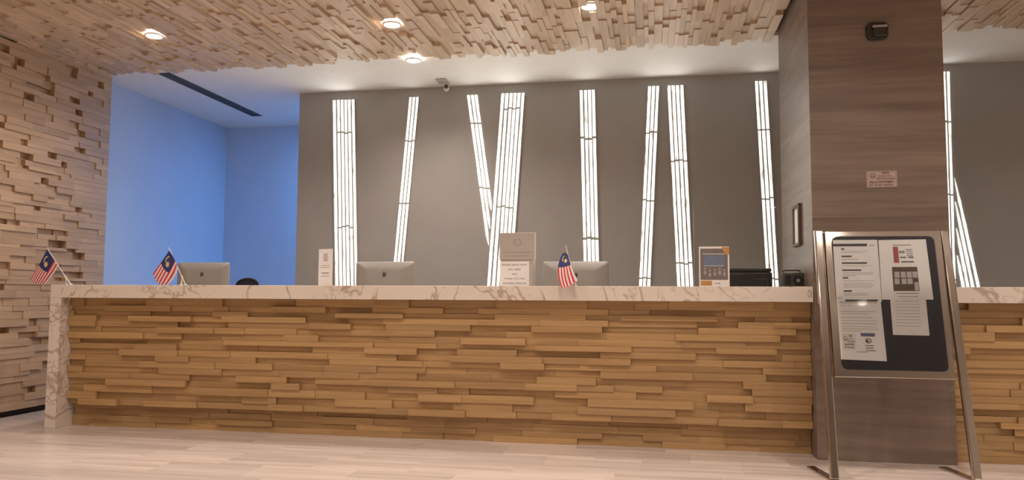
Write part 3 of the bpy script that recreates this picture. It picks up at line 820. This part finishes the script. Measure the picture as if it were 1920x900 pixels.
flag([[(88,468),(73,497),(56,526)], [(97,481),(82,507),(68,531)], [(109,499),(99,515),(84,533)]],
     (89,466), (131,533), 5.33, 'small Malaysian flag on a white stand at the counter corner by the block wall', (.72, .52), 14)
flag([[(317,470),(302,492),(287,513)], [(325,482),(310,507),(297,531)], [(333,500),(328,518),(314,534)]],
     (317,466), (347,533), 5.31, 'small Malaysian flag on a white stand before the blue office wall', (.72, .52), 12)
flag([[(1056,474),(1046,505),(1054,541)], [(1061,475),(1059,504),(1066,537)], [(1065,478),(1071,499),(1083,526)]],
     (1061,462), (1080,534), 5.268, 'small Malaysian flag drooping over the counter edge beside the key drop box', (1.0, .42), 10, .09)

# ------------------------------------------------------------------ signs on the counter
def panel_frame(px0, px1, pyt, Y):
    a = hit(px0, pyt, 1, Y); b = hit(px1, pyt, 1, Y); return a[0], b[0], a[2]
# narrow white slip sign
x0, x1, zt = panel_frame(595.5, 626, 467, 5.42)
W, H = x1-x0, zt-ZT1
e = empty('slip_sign', ((x0+x1)/2, 5.42, ZT1), math.radians(-16), 'narrow white upright slip sign beside the six-bar light panel', 'sign')
m = MB(); m.box(-W/2, W/2, 0, .004, 0, H); m.build('card', M_paper, e)
m = MB(); m.box(-W/2, W/2, .004, .06, 0, .003); m.build('base', M_clear, e)
fr = lambda x, z, l: (x, -l, z)
m = MB()
for z, a_, b_ in ((.55, -.3, .3), (.50, -.35, .3), (.35, -.28, .28), (.335, -.28, .28), (.345, -.22, .25), (.26, -.3, .3)): rect(m, fr, a_*W, b_*W, z*H-.0018, z*H+.0018)
m.build('faint_text', M_inkg, e)
m = MB(); rect(m, fr, -.15*W, .17*W, .66*H, .88*H); m.build('grey_square', M_inkl, e)

# key drop box with plaque and paper note
YK = 5.40
x0, x1, zt = panel_frame(937, 1004.5, 436.5, YK); zp = hit(970, 487, 1, YK)[2]
cx = (x0+x1)/2; W = x1-x0
e = empty('key_drop_box', (cx, YK, ZT1), 0, 'beige key drop box with logo plaque and paper note on the counter', 'box')
zpl, ztl = zp-ZT1, zt-ZT1
m = MB(); m.box(-W/2+.004, W/2-.02, .006, .13, 0, zpl+.02); m.build('body', M_plaque, e, .004)
m = MB(); m.box(-W/2, W/2, 0, .006, zpl, ztl); pl = m.build('plaque', M_plaque, e)
m = MB(); m.box(-W/2, W/2, -.003, .0, ztl-.008, ztl); m.box(W/2-.008, W/2, -.003, 0, zpl, ztl-.008); m.build('frame_edge', M_ivory, pl)
m = MB(); lcx, lcz = -.002, zpl+(ztl-zpl)*.64; R_ = .026
for k in range(5):
    a0 = 2*math.pi*k/5+.5
    pts = []
    for q in range(7):
        a_ = a0+q/6*1.05; pts.append((lcx+R_*math.cos(a_)*1.15, lcz+R_*math.sin(a_)))
    for q in range(6, -1, -1):
        a_ = a0+q/6*1.05; rr_ = R_*(1-.30*math.sin(math.pi*(q/6)**.8)); pts.append((lcx+rr_*math.cos(a_)*1.15, lcz+rr_*math.sin(a_)))
    m.poly([fr(x, z, .0008) for x, z in pts], [list(range(len(pts)))])
m.build('swirl_logo', M_inkg, pl)
m = MB()
for z, a_, b_ in ((.27, -.40, .38), (.14, -.34, .32)): rect(m, fr, a_*W, b_*W, zpl+z*(ztl-zpl)-.004, zpl+z*(ztl-zpl)+.004)
m.build('faint_text', speck('plaque_text', (.40, .365, .335), .5), pl)
hN = hit(960, 490, 1, YK)[2]-ZT1; wN = hit(992, 500, 1, YK)[0]-hit(937, 500, 1, YK)[0]
nx = -W/2+.002+wN/2
m = MB(); m.box(nx-wN/2, nx+wN/2, .002, .0055, .0, hN); nt_ = m.build('paper_note', M_paper, e)
m = MB(); f2 = lambda x, z, l: (x, .002-l, z)
for i, (tx, wd) in enumerate((('PLEASE LEAVE YOUR', .84), ('KEY HERE', .42), ('AND', .2), ('THANK YOU FOR', .72), ('STAYING WITH US', .80))):
    m = MB(); put_text(m, tx, f2, nx, hN*(.86-.185*i), wN*wd, .0105, bold=.03); m.build('lettering', M_inkg, nt_)

# framed poster
YPo = 5.42
x0, x1, zt = panel_frame(1310.5, 1367, 462.5, YPo); W, H = x1-x0, zt-ZT1
e = empty('framed_poster', ((x0+x1)/2, YPo, ZT1), 0, 'framed poster with blue panel and orange corner on the counter', 'poster')
m = MB(); m.box(-W/2, W/2, 0, .006, 0, H); m.build('frame', M_paper, e)
m = MB(); m.box(-W*.2, W*.2, .006, .07, 0, .004); m.build('easel_foot', M_clear, e)
m = MB(); rect(m, fr, -.46*W, .45*W, .17*H, .95*H); m.build('grey_panel', M_postergrey, e)
m = MB(); rect(m, fr, -.34*W, .34*W, .50*H, .78*H, 0, .001); m.build('blue_panel', M_posterblue, e)
m = MB(); rect(m, fr, -.38*W, .36*W, .805*H, .828*H, 0, .001); rect(m, fr, -.34*W, .30*W, .515*H, .53*H, 0, .0014); m.build('white_rule', M_inkl, e)
m = MB(); m.poly([fr(x*W, z*H, .0012) for x, z in ((.25, .985), (.5, .985), (.5, .80), (.42, .80), (.33, .86))], [(4, 3, 2, 1, 0)]); m.build('orange_corner', M_orange, e)
m = MB(); rect(m, fr, -.45*W, -.08*W, .03*H, .15*H); m.build('orange_mark', M_orange, e)
m = MB()
for k, x in enumerate((-.31, -.15, .02, .18, .33)):
    z = (.40, .35, .37, .40, .36)[k]; disc(m, fr, x*W, (z+.05)*H, .007, 0, .001); disc(m, fr, x*W, (z-.05)*H, .015, 0, .0012, sx=.55)
m.build('people_picture', M_skin, e)
m = MB(); rect(m, fr, .0, .2*W, .075*H, .095*H); m.build('faint_text', M_inkg, e)

# clear sneeze guard, printer, portable radio
YS = 5.50
x0, x1, zt = panel_frame(1300.5, 1472, 391, YS)
e = empty('sneeze_guard', ((x0+x1)/2, YS, ZT1), 0, 'clear acrylic sneeze guard standing on counter behind the framed poster', 'screen')
W, H = x1-x0, zt-ZT1
m = MB(); m.box(-W/2, W/2, 0, .005, 0, H); m.build('pane', M_clear, e)
m = MB(); m.box(-W/2-.002, -W/2, -.0005, .0055, 0, H); m.build('pane_edge', M_edge, e)
for s in (-1, 1):
    m = MB(); m.box(s*W*.42-.02, s*W*.42+.02, .006, .12, 0, .005); m.build('foot', M_clear, e)

YR = 5.95
x0, x1, zt = panel_frame(1362, 1448, 503, YR); W, H = x1-x0, zt-ZD
e = empty('printer', ((x0+x1)/2, YR, ZD), 0, 'black office printer on desk behind the framed poster', 'printer')
m = MB(); m.box(-W/2, W/2, 0, .34, 0, H-.03); m.build('body', M_black, e, .01)
m = MB(); m.box(-W/2+.005, W/2-.005, .0, .33, H-.028, H); m.build('lid', M_black, e, .008)
m = MB(); m.box(W*.10, W*.40, -.004, 0, H-.085, H-.077); m.box(W*.385, W*.40, -.004, 0, H-.14, H-.085); m.build('trim', M_radio, e)
m = MB(); m.box(-W*.42, -W*.1, -.004, 0, H-.05, H-.043); m.build('paper_slot', M_radio, e)

YQ = 5.55
x0, x1, zt = panel_frame(1467, 1510.5, 511.5, YQ); W, H = x1-x0, zt-ZT1
e = empty('portable_radio', ((x0+x1)/2, YQ, ZT1), 0, 'small dark portable radio with handle on the counter by the column', 'radio')
m = MB(); m.box(-W/2, W/2, 0, .07, 0, H); m.build('body', M_radio, e, .005)
m = MB(); m.tube([(W*.17, -.001, H*.47), (W*.17, -.006, H*.47)], .034, 24); sp = m.build('speaker', M_black, e)
m = MB(); m.tube([(W*.17, -.006, H*.47), (W*.17, -.009, H*.47)], .012, 16); m.build('speaker_cone', M_inkg, sp)
m = MB(); m.box(-W*.40, -W*.13, -.004, 0, H*.2, H*.82); m.build('tuner_window', M_black, e)
m = MB(); m.tube([(W*.30, .035, H-.002), (W*.30, .035, H+.012), (W*.26, .035, H+.017), (-W*.36, .035, H+.017), (-W*.44, .035, H+.012), (-W*.44, .035, H-.002)], .0045, 8); m.build('handle', M_black, e)

# office chair behind the desk
pc = hit(463, 523, 1, 7.05)
e = empty('office_chair', (pc[0], 7.05, 0), 0, 'dark office chair back just showing above the counter', 'chair')
ht = pc[2]; wd = .10
m = MB(); nn = 14; V = []; Fs = []
prof = []
for k in range(nn+1):
    a_ = math.pi*k/nn; prof.append((.115*math.cos(a_)*1.0, ht-.06+.06*math.sin(a_)))
prof = [(.20, ht-.5), (.19, ht-.2)] + prof + [(-.19, ht-.2), (-.20, ht-.5)]
m.tube([(x, .02*(1-(x/.2)**2), z) for x, z in prof], .012, 8); m.build('back_frame', M_black, e)
m = MB(); m.prism([(x*.95, .012, z) for x, z in prof], (0, .008, 0)); m.build('backrest', M_fabric, e)
m = MB(); m.prism([(x, y, .45) for x, y in rrect(.48, .46, .08)], (0, 0, .07)); o = m.build('seat', M_fabric, e, .02); o.location.y = .22 * -1 + .44
m = MB(); m.tube([(0, .02, ht-.48), (0, -.03, .47), (0, .2, .44)], .018, 8); m.build('back_support', M_black, e)
m = MB(); m.tube([(0, .22, .06), (0, .22, .45)], .025, 12); m.build('gas_column', M_black, e)
for k in range(5):
    a_ = 2*math.pi*k/5; cx_, cy_ = .27*math.cos(a_), .22+.27*math.sin(a_)
    m = MB(); m.tube([(0, .22, .085), (cx_, cy_, .06)], [.022, .015], 8); lg = m.build('base_arm', M_black, e)
    m = MB(); m.tube([(cx_-.012, cy_, .026), (cx_+.012, cy_, .026)], .026, 12); m.build('caster', M_black, lg)
